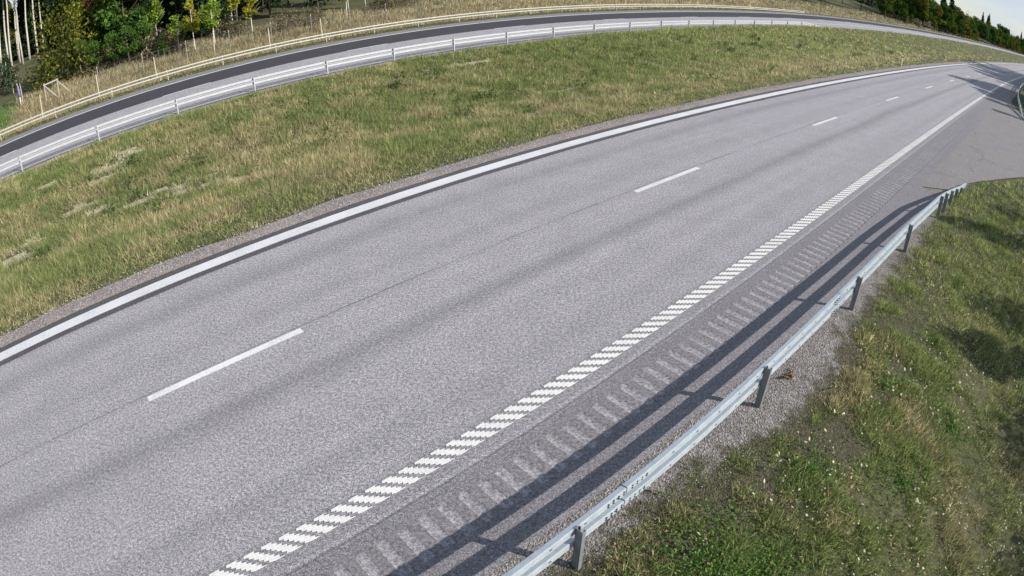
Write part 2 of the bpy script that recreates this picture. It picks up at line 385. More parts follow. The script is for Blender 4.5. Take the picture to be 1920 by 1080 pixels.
def s_samples():
    return np.concatenate([np.arange(-190, -30, 8), np.arange(-30, 60, .5), np.arange(60, 150, 2), np.arange(150, 460, 6), np.arange(460, 1190, 30)])
def grid_obj(name, svals, nvals, zf, mats, mfun=None, parent=None):
    SS, NN = np.meshgrid(svals, nvals, indexing='ij'); x, y = P(SS, NN); z = zf(SS, NN)
    V = np.stack([x, y, z], -1).reshape(-1, 3); k, c = SS.shape
    i, j = np.meshgrid(np.arange(k-1), np.arange(c-1), indexing='ij'); i = i.ravel(); j = j.ravel()
    F = np.stack([i*c+j, (i+1)*c+j, (i+1)*c+j+1, i*c+j+1], 1)
    me = bpy.data.meshes.new(name); me.vertices.add(len(V)); me.vertices.foreach_set('co', V.astype(np.float32).ravel())
    me.loops.add(F.size); me.loops.foreach_set('vertex_index', F.astype(np.int32).ravel()); me.polygons.add(len(F)); me.polygons.foreach_set('loop_start', np.arange(0, F.size, 4, dtype=np.int32))
    for m in (mats if isinstance(mats, (list, tuple)) else [mats]): me.materials.append(m)
    if mfun is not None:
        sc_ = (SS[:-1, :-1] + SS[1:, 1:])/2; nc_ = (NN[:-1, :-1] + NN[1:, 1:])/2
        me.polygons.foreach_set('material_index', mfun(sc_, nc_).astype(np.int32).ravel())
    me.polygons.foreach_set('use_smooth', np.ones(len(F), bool))
    l = me.uv_layers.new(name='road_uv'); uv = np.stack([SS, NN], -1).reshape(-1, 2)[F.ravel()]; l.data.foreach_set('uv', uv.astype(np.float32).ravel())
    me.update(calc_edges=True); return obj(name, me, parent)

# bare straw patches in the median (s, n, radius s, radius n)
PATCH = [(2.3, 17.3, .9, .45), (.9, 15.6, .8, .35), (2.9, 12.3, 1.1, .35), (3.5, 11.2, 1.2, .30), (.7, 12.7, .7, .3), (-1.6, 17.2, .5, .35), (-3.0, 11.6, .55, .6),
         (16.0, 8.2, .9, .15), (19.4, 17.5, 1.6, .3), (20.9, 11.1, 1.3, .25), (22.6, 10.7, 1.2, .2), (14.8, 9.9, .6, .15), (-.2, 13.6, .6, .3), (5.0, 10.6, .5, .2), (1.6, 16.5, .8, .4), (3.9, 12.0, .9, .3), (2.0, 11.9, .7, .35), (-2.4, 12.2, .5, .4)]
def patch_amt(s, n):
    m = np.zeros(np.broadcast(s, n).shape); wob = fbm(s*3, n*3, 41)
    for a, b, ra, rb in PATCH: m = np.maximum(m, 1 - sstep(np.sqrt(((s-a)/ra)**2 + ((n-b)/rb)**2) + (wob-.5)*3.0, .6, 1.1))
    return m
nv = np.concatenate([[-400, -250, -150, -100, -60, -40, -30, -22], np.arange(-18, -5.6, .5), [-5.56, -5.54, 4.24, 4.27], np.arange(4.5, 20.1, .4), [20.15, 20.25, 27, 34.25, 34.35],
                     np.arange(34.8, 62, .8), np.arange(63, 110, 3), [115, 125, 140, 160, 190, 240, 320, 450, 700, 1100]])
ground = tag(grid_obj('ground', s_samples(), nv, zt, [M_SOIL, M_LITTER], lambda s, n: (patch_amt(s, n) > .5).astype(int)), kind='structure')

# near carriageway (sheet edges match the ground columns)
ROAD_S = (-60, 420)
road = tag(sheet('road', 4.25, -4.56, *ROAD_S, 0.0, M_ASPH, .75), kind='structure')
GS0, GS1 = -4.2, 38.4                                               # stretch with single milled grooves
sheet('shoulder_lane', -5.16, -5.60, *ROAD_S, 0.0, M_ASPH, .75, parent=road)
sheet('shoulder_lane', -4.56, -5.16, ROAD_S[0], GS0, 0.0, M_ASPH, .75, parent=road)
sheet('shoulder_lane', -4.56, -5.16, GS1, ROAD_S[1], 0.0, M_ASPH, .75, parent=road)
sheet('asphalt_bed', -4.54, -5.18, GS0-.1, GS1+.1, -.035, M_JOINT, .75, parent=road)
sheet('shoulder_lane', -5.60, lambda s: np.interp(s, [-60, 0, 6, 11, 15, 20.5, 60], [-5.64, -5.66, -5.74, -5.95, -6.15, -6.45, -6.45]) + (fbm(s*2, s*0, 79, 3)-.5)*.10, -60, 20.6, .001, M_ASPH, .3, parent=road)
# milled groove piece: land + groove, 0.30 m
def groove_mesh():
    L = .30; xs = [0, .145, .165, .195, .245, .28, .30]; zs = [0, 0, -.009, -.014, -.014, -.008, 0]
    V = []; F = []; mi = []
    for x, z in zip(xs, zs): V += [(x, -.26, z), (x, -.235 if z else -.26, z), (x, .235 if z else .26, z), (x, .26, z)]
    V = []
    for x, z in zip(xs, zs): V += [(x, -.30, 0), (x, -.26, z), (x, .26, z), (x, .30, 0)]
    for i in range(6):
        for j in range(3):
            F.append((i*4+j, (i+1)*4+j, (i+1)*4+j+1, i*4+j+1)); mi.append(1 if (1 <= i and j == 1) else 0)
    return mesh('milled_groove', V, F, [M_RIDGE, M_GROOVE], mat_idx=mi)
GM = groove_mesh()
for i in range(142):
    s = GS0 + .30*i; x, y = P(s, -4.86); a = heading(s+.15)
    o = obj('milled_groove', GM, road, (float(x), float(y), 0), a); o.scale = (1.004, 1, 1)

# markings
wob = lambda base, amp, seed: (lambda s: base + (fbm(s*1.2, s*0, seed, 3)-.5)*amp)
sheet('joint_strip', 4.25, 4.03, *ROAD_S, .004, M_JOINT, .75, parent=road)
sheet('joint_strip', wob(3.66, .02, 2), wob(3.45, .05, 3), *ROAD_S, .004, M_JOINT, .5, parent=road)
sheet('edge_line', wob(4.04, .012, 4), wob(3.665, .03, 5), *ROAD_S, .009, M_PAINT, .25 if False else .5, parent=road)
for i in range(-1, 14):
    s = 12.0*i
    o = sheet('lane_dash', .075, -.075, s, s+3.0, .006, M_PAINTW if i <= 0 else M_PAINT, .5, parent=road)
    if i == 0: o['label'] = 'nearest lane dash, worn along its middle'
# serrated bars of the right edge line
def bar_mesh():
    w, slant, TH = .27, .30, .150
    top = []; bot = []
    k = 6
    for i in range(k+1):
        f = i/k; top.append((f*slant + TH, -f*w)); 
        if i < k: top.append(((f+.5/k)*slant + TH - .045, -(f+.66/k)*w))
    for i in range(k, -1, -1):
        f = i/k; bot.append((f*slant + .0, -f*w))
        if i > 0: bot.append(((f-.5/k)*slant - .035, -(f-.34/k)*w))
    poly = top + bot; z = .007; n_ = len(poly)
    V = [(x, y, z) for x, y in poly] + [(x, y, .001) for x, y in poly]; F = []
    # quads across between matching top / bottom points, plus rim
    m = len(top)
    for i in range(m-1): F.append((i, n_-1-i, n_-2-i, i+1))
    for i in range(n_): j = (i+1) % n_; F.append((i, j, j+n_, i+n_))
    return mesh('line_bar', V, F, [M_BARS])
BM_ = bar_mesh(); BARS = 296; PITCHB = .2552
for i in range(BARS):
    s = -1.05 + i*PITCHB; x, y = P(s, -3.785); o = obj('line_bar', BM_, road, (float(x), float(y), 0), heading(s))
# the bars further on, joined
mb = MB(); s = -1.05 + BARS*PITCHB
bv = np.array([v.co[:] for v in BM_.vertices]); bf = [tuple(p.vertices) for p in BM_.polygons]
while s < 230:
    x, y = P(s, -3.785); a = heading(s); b0 = len(mb.v); c_, s_ = math.cos(a), math.sin(a)
    mb.v += [(float(x)+v[0]*c_-v[1]*s_, float(y)+v[0]*s_+v[1]*c_, v[2]) for v in bv]; mb.f += [tuple(b0+i for i in f) for f in bf]; mb.mi += [0]*len(bf); s += PITCHB
tag(obj('line_bars_far', mb.build('line_bars_far', M_BARS), road), kind='stuff')

# gravel strips and the side road
tag(sheet('gravel_shoulder', lambda s: 4.95 + (fbm(s*.8, s*0, 21, 4)-.5)*.35, 4.24, -60, 420, lambda s, n: zt(s, np.maximum(n, 4.26)) + .022 - .004*(n < 4.3), M_GRAVEL_L, .5, 2), kind='structure')
def right_gravel_n(s): return np.maximum(right_edge(s) - 1.3, -8.6)
tag(grid_obj('gravel_shoulder', np.arange(-12, 24.6, .12), np.linspace(0, 1, 20), lambda s, n: n*0, M_GRAVEL), kind='structure')
gs = bpy.data.objects['gravel_shoulder.001'] if 'gravel_shoulder.001' in bpy.data.objects else None
if gs is not None:
    me = gs.data; sv = np.arange(-12, 24.6, .12); tt = np.linspace(0, 1, 20); SS, TT = np.meshgrid(sv, tt, indexing='ij')
    NN = -5.58 + (right_gravel_n(SS) + 5.58)*TT; x, y = P(SS, NN); z = zt(SS, np.minimum(NN, -5.61)) + .003 + .021*sstep(NN - right_edge(SS), -.25, .3)
    z[:, 0] = -.004
    me.vertices.foreach_set('co', np.stack([x, y, z], -1).astype(np.float32).ravel())
    ea = me.attributes.new('edge', 'FLOAT', 'POINT'); ea.data.foreach_set('value', (NN - right_edge(SS)).astype(np.float32).ravel()); me.materials.clear(); me.materials.append(M_GRAVEL_FADE); me.update()

tag(sheet('gravel_shoulder', -5.58, lambda s: -6.5 + (fbm(s*.4, s*0, 33)-.5)*.3, 62, 420, lambda s, n: -.02 + 0*n, M_GRAVEL, 2, 2), kind='structure')
# side road mouth
def apron_obj():
    V = []; F = []; uv = []
    nn = np.concatenate([[-5.59, -5.9, -6.2], np.arange(-6.5, -14, -.5), np.arange(-14, -45, -3), [-60, -90, -120]]); c = 15
    lo = np.interp(-nn, [5.5, 6.5, 7.1, 8.3, 10.0, 14, 40, 120], [20.5, 21.9, 24.2, 27.0, 30.7, 34.0, 40, 44]) + (fbm(nn*.9, nn*0, 51)-.5)*.8
    hi = np.interp(-nn, [5.5, 6.3, 7.9, 8.8, 9.5, 10.0, 14, 40, 120], [75, 64, 55.7, 50.4, 47.0, 45.1, 42.5, 47, 51])
    for n_, a, b in zip(nn, lo, hi):
        for t in np.linspace(0, 1, c+1):
            s_ = a*(1-t)+b*t; x, y = P(s_, n_); V.append((float(x), float(y), -.008)); uv.append((s_, n_))
    for i in range(len(nn)-1):
        for j in range(c): F.append((i*(c+1)+j, i*(c+1)+j+1, (i+1)*(c+1)+j+1, (i+1)*(c+1)+j)[::-1])
    return obj('side_road', mesh('side_road', V, F, [M_APRON], uv=uv))
tag(apron_obj(), kind='structure')
# thin gravelly crack-edged rim of the side road is part of the ground

# far carriageway
zr2 = lambda s, n: z2(s) + 0*n
road2 = tag(sheet('road', 34.0, 32.28, -60, 420, zr2, M_SHOULD, 2), kind='structure')
sheet('edge_line', 32.28, 31.98, -60, 420, lambda s, n: z2(s)+.004, M_PAINT, 2, parent=road2)
sheet('new_lane', 31.98, 27.70, -60, 420, zr2, M_DARK, 2, parent=road2)
sheet('old_lane', 27.70, 20.9, -60, 420, zr2, M_ASPH2, 2, parent=road2)
sheet('edge_line', 24.05, 23.80, -60, 420, lambda s, n: z2(s)+.004, M_PAINT, 2, parent=road2)
for i in range(-2, 14):
    s = 5.66 + 12.05*i; sheet('lane_dash', 27.80, 27.60, s, s+3, lambda s, n: z2(s)+.006, M_PAINT, 1, parent=road2)
tag(sheet('gravel_shoulder', 20.9, 20.15, -60, 420, lambda s, n: z2(s)-.03+0*n, M_GRAVEL_L, 2), kind='structure')

# ------------------------------------------------------------------ guard rails
PROF = [(0, -.050), (0, .050), (.010, .053), (.074, .040), (.087, .022), (.087, -.022), (.074, -.040), (.010, -.053)]   # u towards the road, z
def beam_mesh(name, stations, side, mat):
    """stations: (s, n_rear, z_mid); side = sign of n towards the road"""
    V = []; F = []; k = len(PROF)
    for s_, n_, z_ in stations:
        for u, v in PROF:
            x, y = P(s_, n_ + side*u); V.append((float(x), float(y), z_+v))
    m = len(stations)
    for i in range(m-1):
        for j in range(k):
            a, b = i*k+j, i*k+(j+1) % k
            f = (a, a+k, b+k, b); F.append(f if side > 0 else f[::-1])
    F.append(tuple(range(k))); F.append(tuple((m-1)*k+j for j in range(k))[::-1])
    return mesh(name, V, F, [mat])
def post_mesh(h, mat):
    mb = MB(); t = .007; w, d = .052, .10        # C section: open on one side, hollow
    mb.box(-w/2, w/2, -d/2, -d/2+t, -.4, h); mb.box(-w/2, w/2, d/2-t, d/2, -.4, h)
    mb.box(-w/2, -w/2+t, -d/2+t+.0005, d/2-t-.0005, -.4, h)
    mb.box(w/2-t, w/2, -d/2+t+.0005, -d/2+.03, -.4, h); mb.box(w/2-t, w/2, d/2-.03, d/2-t-.0005, -.4, h)
    return mb.build('post', mat)
def guard_rail(name, stations, posts, side, mats, zU=.664, zL=.436, slot_shades=True, joints=(), offs=.09):
    """stations s, post n, height factor"""
    x0, y0 = P(posts[0][0], posts[0][1]); root = empty(name, (float(x0), float(y0), 0)); inv = Matrix.Translation((-float(x0), -float(y0), 0))
    def add(pn, me): me.transform(inv); return obj(pn, me, root)
    steel_, post_ = mats
    for zc in (zU, zL):
        st = [(s_, n_ + side*offs - side*.035, zb + zc*hf) for s_, n_, hf, zb in stations]
        add('beam', beam_mesh('beam', st, side, steel_))
    cache = {}
    for s_, n_, hf, zb in posts:
        key = round(hf, 2)
        if key not in cache: cache[key] = post_mesh(.735*hf, post_)
        x, y = P(s_, n_); o = obj('post', cache[key], root, (float(x)-float(x0), float(y)-float(y0), zb), heading(s_))
    if slot_shades:
        sl = MB()  # solid dark boxes on the beam, coloured like the shade inside slot holes
        smin, smax = stations[0][0], stations[-1][0]
        s_ = max(smin, -6) + .3
        arr = np.array([(a, b, c, d) for a, b, c, d in stations])
        while s_ < min(smax, 20):
            n_ = np.interp(s_, arr[:, 0], arr[:, 1]); hf = np.interp(s_, arr[:, 0], arr[:, 2]); zb = np.interp(s_, arr[:, 0], arr[:, 3])
            near = min((abs(s_-j) for j in joints), default=9)
            ks = [0]
            for zc in (zU, zL):
                for k_ in ks:
                    nr = n_ + side*(offs-.035)
                    a = heading(s_); x, y = P(s_, nr - side*.0015); dx, dy = math.cos(a)*.017, math.sin(a)*.017; nx, ny = -math.sin(a)*.002, math.cos(a)*.002
                    z_ = zb + zc*hf; b = len(sl.v)
                    for zz in (z_-.009, z_+.009):
                        for q in ((-1, -1), (1, -1), (1, 1), (-1, 1)): sl.v.append((float(x)+q[0]*dx+q[1]*nx, float(y)+q[0]*dy+q[1]*ny, zz))
                    for f in ((0, 1, 2, 3), (7, 6, 5, 4), (0, 4, 5, 1), (1, 5, 6, 2), (2, 6, 7, 3), (3, 7, 4, 0)): sl.f.append(tuple(b+i for i in f)); sl.mi.append(0)
            s_ += .5
        if sl.v: tag(add('slot_shades', sl.build('slot_shades', M_SLOTSHADE_BOLT)), kind='stuff')
    for j in joints:
        arr = np.array([(a, b, c, d) for a, b, c, d in stations]); n_ = np.interp(j, arr[:, 0], arr[:, 1]); hf = np.interp(j, arr[:, 0], arr[:, 2]); zb = np.interp(j, arr[:, 0], arr[:, 3])
        for zc in (zU, zL):
            # joint: a narrow dark gap ring and two rows of bolts on the rear face
            st = [(j-.006, n_ + side*(offs-.035), zb+zc*hf), (j+.006, n_ + side*(offs-.035), zb+zc*hf)]
            V = []; F = []; k = len(PROF)
            for s_, nn, z_ in st:
                for u, v in PROF:
                    x, y = P(s_, nn + side*(.037+(u-.037)*1.06)); V.append((float(x), float(y), z_+v*1.05))
            for q in range(k):
                a, b = q, (q+1) % k; f = (a, a+k, b+k, b); F.append(f if side > 0 else f[::-1])
            add('joint', mesh('joint', V, F, [M_SLOTSHADE_BOLT]))
            bl = MB()
            for i_ in range(8):
                s_ = j + (-.30 + .085*i_) + (.0 if i_ < 4 else .06); a = heading(s_)
                for dz in (.018, -.020):
                    x, y = P(s_, n_ + side*(offs-.035) - side*.004); c = Vector((float(x), float(y), zb+zc*hf+dz)); nrm = Vector((-math.sin(a), math.cos(a), 0))*.006
                    bl.tube([c-nrm, c+nrm], .011, 6)
            add('bolts', bl.build('bolts', M_SLOTSHADE_BOLT))['kind'] = 'stuff'
    return root

rn = lambda s_: float(np.interp(s_, RAIL_N[0], RAIL_N[1]))
hfac = lambda s_: float(np.interp(s_, [0, 16, 18.4, 19.2, 20.2, 21.1, 22.07, 23.4], [1, 1, .96, .86, .69, .54, .34, .12]))
st = [(s_, rn(s_), hfac(s_), -.03) for s_ in list(np.arange(-18.0, 18.1, .5)) + [18.4, 18.8, 19.2, 19.7, 20.2, 20.6, 21.1, 21.6, 22.07, 22.5, 23.0, 23.4]]
ps = [(s_, rn(s_), hfac(s_), -.03) for s_ in (-12.5, -8.6, -4.7, -.75, 3.17, 7.01, 10.88, 14.8, 18.4, 19.2, 20.2, 21.1, 22.07)]
g1 = guard_rail('guard_rail', st, ps, 1, (M_STEEL, M_POST), joints=(3.95, 9.95))
tag(g1, 'nearest grey steel guard rail with two beams, dipping to the ground at the side road', 'guard rail')

endf = lambda q: float(np.interp(q, [70, 76.5], [1, .12]))
rs = list(np.arange(-27, 77, 1.0)); p2 = [(-2.7 + 4.0*k, 20.8, endf(-2.7+4*k), float(z2(-2.7+4*k))-.03) for k in range(-6, 20)]
g2 = guard_rail('guard_rail', [(s_, 20.8, endf(s_), float(z2(s_))-.03) for s_ in rs], p2, 1, (M_STEEL_OLD, M_STEEL_OLD), slot_shades=False)
tag(g2, 'bright galvanised guard rail along the grass median, its post backs facing the camera', 'guard rail')
p3 = [(-4.92 + 4.06*k, 35.0, 1, float(z2(0))-.06) for k in range(-6, 26)]
g3 = guard_rail('guard_rail', [(s_, 35.0, 1, float(z2(0))-.06) for s_ in np.arange(-30, 101, 1.0)], p3, -1, (M_STEEL_CREAM, M_STEEL_CREAM), slot_shades=False)
tag(g3, 'cream guard rail beyond the far carriageway, in front of tall dry grass', 'guard rail')
r4 = ([52.5, 53.5, 56, 59.7, 66, 72.4, 85.2, 106.4, 170], [-8.5, -8.3, -8.0, -7.62, -7.15, -6.85, -6.45, -6.25, -6.2])
r4n = lambda s_: float(np.interp(s_, r4[0], r4[1])); r4h = lambda s_: float(np.interp(s_, [52.5, 54.5, 57.5, 60], [.12, .45, .95, 1.0]))
g4 = guard_rail('guard_rail', [(s_, r4n(s_), r4h(s_), -.03) for s_ in [52.5, 53, 53.5, 54.2, 55, 56, 57, 58, 59, 60] + list(np.arange(61, 151, 1.5))],
                [(s_, r4n(s_), r4h(s_), -.03) for s_ in [53.5, 54.5, 55.5, 56.5, 57.5] + list(np.arange(61.5, 150, 4))], 1, (M_STEEL, M_POST), slot_shades=False)
tag(g4, 'guard rail beyond the side road mouth at the right edge, bending away from the road', 'guard rail')

# ------------------------------------------------------------------ marker posts
def delineator(s_, n_, label):
    x, y = P(s_, n_); zb = float(zt(s_, n_)) ; r = empty('marker_post', (float(x), float(y), zb), heading(s_) + math.radians(8))
    b = MB(); b.tube([(0, 0, -.2), (0, 0, .72), (.0, 0, .84)], [.055, .05, .05], 8); o = obj('shaft', b.build('shaft', M_PLASTIC), r); o.scale = (.9, 1.3, 1)
    b = MB(); b.tube([(0, 0, .84), (0, 0, .98)], [.052, .051], 8); o = obj('band', b.build('band', M_BLACK), r); o.scale = (.92, 1.32, 1)
    b = MB(); b.tube([(0, 0, .98), (0, 0, 1.07), (.0, .0, 1.12)], [.05, .05, .03], 8); o = obj('cap', b.build('cap', M_REFLEX), r); o.scale = (.92, 1.32, 1)
    b = MB(); b.box(-.036, -.031, -.03, .03, .87, .955); obj('reflector', b.build('reflector', M_REFLEX), r)
    tag(r, label, 'marker post', 'marker posts along the left edge line')
delineator(59.4, 5.1, 'nearer cream marker post with a black band, at the grass edge before the tree shadows')
delineator(154.0, 4.75, 'farther, tiny marker post at the grass edge beyond the tree shadows')

# ------------------------------------------------------------------ wooden stakes, brace and wire fence on the far verge
stake = MB(); stake.tube([(0, 0, -.4), (0, 0, 1.2), (.01, 0, 2.1)], [.055, .05, .045], 7); STAKE = stake.build('stake', M_WOODY)
lab = {78: 'leftmost pale wooden stake behind the far rail, left of the timber brace foot', 187: 'second pale wooden stake from the left behind the far rail',
       293: 'third pale wooden stake from the left, at the end of the dark bushes', 513: 'pale wooden stake in front of the yellow tree behind the far rail', 610: 'rightmost pale wooden stake behind the far rail'}
for px, s_ in ((78, -2.0), (187, 2.6), (293, 7.3), (513, 16.9), (610, 21.6)):
    x, y = P(s_, 41.0); o = obj('wooden_stake', STAKE, None, (float(x), float(y), float(zt(s_, 41.0))), random.random()*3)
    o.rotation_euler = (random.uniform(-.04, .04), random.uniform(-.05, .05), 0)
    tag(o, lab[px], 'stake', 'wooden stakes behind the far guard rail')
x, y = P(-1.75, 49.2); br = empty('timber_brace', (float(x), float(y), float(zt(-1.75, 49.2))), heading(-1)+.1); br.scale = (.66, .66, 1)
def beamw(p, q, r=.075): b = MB(); b.tube([p, q], r, 8); return b.build('timber', M_WOODG)
for q in ((0, 0), (2.05, 0)):
    obj('post', beamw((q[0], 0, -.3), (q[0]+.05, 0, 1.9), .085), br)
obj('crossbar', beamw((-.1, .02, 1.72), (2.3, .02, 1.80), .07), br)
for q in (0, 2.05): obj('brace', beamw((q+.12, -.08, 1.65), (q+1.9, -.25, .12), .065), br)
tag(br, 'grey timber fence end with two posts, a crossbar and slanting braces at the bush edge', 'fence brace')
# wire fence
fr = None; ss = list(np.arange(3.0, 62, 4.0)); x0, y0 = P(ss[0], 47.0); z0 = float(zt(ss[0], 47.0))
fr = empty('wire_fence', (float(x0), float(y0), z0)); FP = MB(); FP.tube([(0, 0, -.3), (0, 0, 2.0)], [.05, .045], 6); FPM = FP.build('post', M_WOODG)
for s_ in ss:
    x, y = P(s_, 47.0); obj('post', FPM, fr, (float(x-x0), float(y-y0), float(zt(s_, 47.0))-z0))
wm = MB()
for hgt in (.15, .32, .5, .7, .95, 1.2, 1.5, 1.8):
    pts = []
    for s_ in np.arange(ss[0], ss[-1]+.1, 4): x, y = P(s_, 46.94); pts.append((float(x-x0), float(y-y0), float(zt(s_, 47.0))-z0+hgt))
    wm.tube(pts, .011, 3)
for s_ in np.arange(ss[0], 40, .5):
    x, y = P(s_, 46.94); z_ = float(zt(s_, 47.0))-z0; wm.tube([(float(x-x0), float(y-y0), z_+.1), (float(x-x0), float(y-y0), z_+1.8)], .009, 3)
tag(obj('mesh_wire', wm.build('mesh_wire', M_WIRE), fr), kind='stuff')
tag(fr, 'grey wire game fence on wooden posts below the yellow trees', 'fence')

# ------------------------------------------------------------------ grass
PAL = dict(lawn=(.10, .24, .055), green=(.115, .155, .055), fresh=(.18, .225, .070), olive=(.20, .195, .090), straw=(.42, .365, .21), tan=(.31, .26, .15), brown=(.16, .125, .080), grey=(.22, .21, .155), rust=(.22, .145, .080), pale=(.56, .53, .40))
PALK = list(PAL); PALA = np.array([PAL[k] for k in PALK])
def tint_for(wts, n):
    """pick a base colour per blade from weights (n, K)"""
    wts = wts/wts.sum(1, keepdims=True); c = wts.cumsum(1); r = RNG.random((n, 1)); return PALA[(r > c).sum(1).clip(0, len(PALK)-1)]
def make_blades(name, s0, s1, n0, n1, cell, dens_px, cap, hfun, wfun, colfun, maskfun, label, per=7, spread=.10, lean=.45, gain=1.0, tv=(.62, 1.38), bv=(.75, 1.3)):
    sc, nc = np.meshgrid(np.arange(s0, s1, cell)+cell/2, np.arange(n0, n1, cell)+cell/2, indexing='ij'); sc = sc.ravel(); nc = nc.ravel()
    def px(s_, n_): x, y = P(s_, n_); return cam_px(x, y, zt(s_, n_))
    a = px(sc, nc); b = px(sc+.3, nc); c = px(sc, nc+.3)
    area = np.abs((b[0]-a[0])*(c[1]-a[1]) - (b[1]-a[1])*(c[0]-a[0]))/.09*(1024/1920)**2*cell*cell
    inn = (a[0] > -60) & (a[0] < 1980) & (a[1] > -60) & (a[1] < 1140)
    vert = np.clip(np.hypot(c[0]-a[0], c[1]-a[1])/.3*.35*(1024/1920), 0, 60)       # tall blades cover more than their ground
    N = np.where(inn, area*dens_px + .2*cell, .6*cell*cell); N = np.minimum(N, cap*cell*cell)/per
    cnt = RNG.poisson(N); idx = np.repeat(np.arange(len(sc)), cnt)
    s_ = sc[idx] + (RNG.random(len(idx))-.5)*cell; n_ = nc[idx] + (RNG.random(len(idx))-.5)*cell
    k = RNG.random(len(idx)) < maskfun(s_, n_); s_, n_ = s_[k], n_[k]
    cw = colfun(s_, n_); hh = hfun(s_, n_)*RNG.uniform(.65, 1.35, len(s_))
    tdir = RNG.uniform(0, 2*PI, len(s_)); bright = RNG.uniform(*tv, len(s_))
    s_, n_, hh, tdir, bright = [np.repeat(v, per) for v in (s_, n_, hh, tdir, bright)]; cw = np.repeat(cw, per, 0)
    M = len(s_); x, y = P(s_, n_); dist = np.hypot(np.hypot(x, y), CAMH)
    sprd = spread*(1 + dist*.012)
    ph = RNG.uniform(0, 2*PI, M); rr = np.sqrt(RNG.random(M))*sprd; x = x + np.cos(ph)*rr; y = y + np.sin(ph)*rr
    z = zt(s_, n_) - .02
    h = hh*RNG.uniform(.6, 1.15, M)*(1 - .35*rr/sprd.max()); wd = np.maximum(wfun(M), dist*.00085)*RNG.uniform(.7, 1.3, M)
    la = ph + RNG.normal(0, .7, M); ln = np.abs(RNG.normal(0, lean, M)) + .08
    # common lean of the tuft
    tx = x + (np.cos(la)*ln + np.cos(tdir)*.18)*h; ty = y + (np.sin(la)*ln + np.sin(tdir)*.18)*h; tz = z + h*np.sqrt(np.clip(1 - ln*ln*.5, .25, 1))
    fa = RNG.uniform(0, 2*PI, M); wx, wy = np.cos(fa)*wd/2, np.sin(fa)*wd/2
    V = np.stack([np.stack([x-wx, y-wy, z], 1), np.stack([x+wx, y+wy, z], 1), np.stack([tx, ty, tz], 1)], 1)
    base = tint_for(cw, M)*(gain*(1 + .35*sstep(s_, 18, 60))*bright*RNG.uniform(*bv, M))[:, None]
    col = np.repeat(base[:, None, :], 3, 1)
    o = obj(name, tri_mesh(name, V, col, M_BLADE)); tag(o, label, 'grass', kind='stuff'); return M
W = lambda **k: np.array([k.get(q, 0.0) for q in PALK])
def mixw(parts, n):
    out = np.zeros((n, len(PALK)))
    for a, w_ in parts: out += np.asarray(a)[:, None]*w_[None]
    return out + 1e-6
def med_col(s, n):
    big = fbm(s*.16+3, n*.35, 61, 3); mid = fbm(s*.8, n*.9, 62, 3); far = sstep(s, 14, 40)
    topband = sstep(n, 11.5, 16); edge = 1 - sstep(n, 5.2, 7.2)
    green = np.clip(sstep(mid, .40, .60)*.8 + far*topband*.9 + .15*topband, 0, 1.4); brown = sstep(big, .48, .62)*(1-topband)*sstep(n, 6, 7.5)
    dry = 1 - sstep(mid, .35, .62)
    pa = patch_amt(s, n)
    return mixw([(green*1.8, W(green=.60, fresh=.28, olive=.3)), (dry*1.0, W(straw=.36, tan=.34, olive=.38)), (brown*1.5, W(brown=.32, rust=.20, tan=.45, grey=.3, straw=.15)),
                 (edge*.9, W(fresh=.35, olive=.5, straw=.28)), (.35+0*s, W(olive=.5, tan=.2, green=.4, straw=.2)), (sstep(s, 12, 30)*sstep(n, 9, 14)*1.6, W(fresh=.8, green=.6, olive=.3)), (sstep(s, 25, 60)*1.2, W(olive=.7, straw=.5, tan=.3)), (pa*8, W(pale=.7, straw=.5))], len(s))
def med_h(s, n):
    h = .13 + .20*sstep(s, 26, 34)*(1-sstep(s, 40, 46))*sstep(n, 18, 19.6) + .26*sstep(n, 5.2, 7.5)*(.15 + .9*fbm(s*.5, n*.5, 63))*(.45 + 1.1*sstep(fbm(s*2.2, n*2.2, 64, 2), .35, .7)) ; return h*(1 - .75*patch_amt(s, n))
def med_mask(s, n):
    e = 4.95 + (fbm(s*.8, s*0, 21, 4)-.5)*.35 + (fbm(s*3, n*3, 7)-.5)*.35
    return np.clip(sstep(n, e-.08, e+.12), 0, 1)*(1-.6*patch_amt(s, n))*(1 - sstep(n, 20.15, 20.5))
T = 0
T += make_blades('grass', -14, 330, 4.6, 20.6, .8, 6.6, 900, med_h, lambda m: np.full(m, .012), med_col, med_mask, 'tall mixed green and straw coloured grass on the median', lean=.9, gain=1.36, tv=(.74, 1.26))
# right verge
def rv_col(s, n):
    mid = fbm(s*1.1, n*1.1, 71, 3); big = fbm(s*.35, n*.35, 72, 2); low = sstep(-n, 8.5, 10.8)
    g_ = sstep(mid, .36, .56); cl = np.exp(-(((s-4.3)/1.1)**2 + ((n+7.9)/.9)**2))
    return mixw([(g_*1.2, W(green=.7, fresh=.35, olive=.45)), ((1-g_)*.8, W(olive=.6, tan=.30, brown=.25, straw=.22)), (low*.6, W(brown=.35, grey=.5, tan=.2, green=.5, olive=.3)), (cl*3, W(green=.9, fresh=.35)),
                 (sstep(s, 9, 14)*1.6, W(fresh=.6, olive=.4, green=.6))], len(s))
def rv_h(s, n): return .045 + .07*sstep(s, 10, 15) + .15*sstep(fbm(s*2.4, n*2.4, 73, 2), .3, .8)*(.25+.75*sstep(-n, -right_edge(s)-.1, -right_edge(s)+.5)) + .05*np.exp(-(((s-4.3)/1.1)**2 + ((n+7.9)/.9)**2))
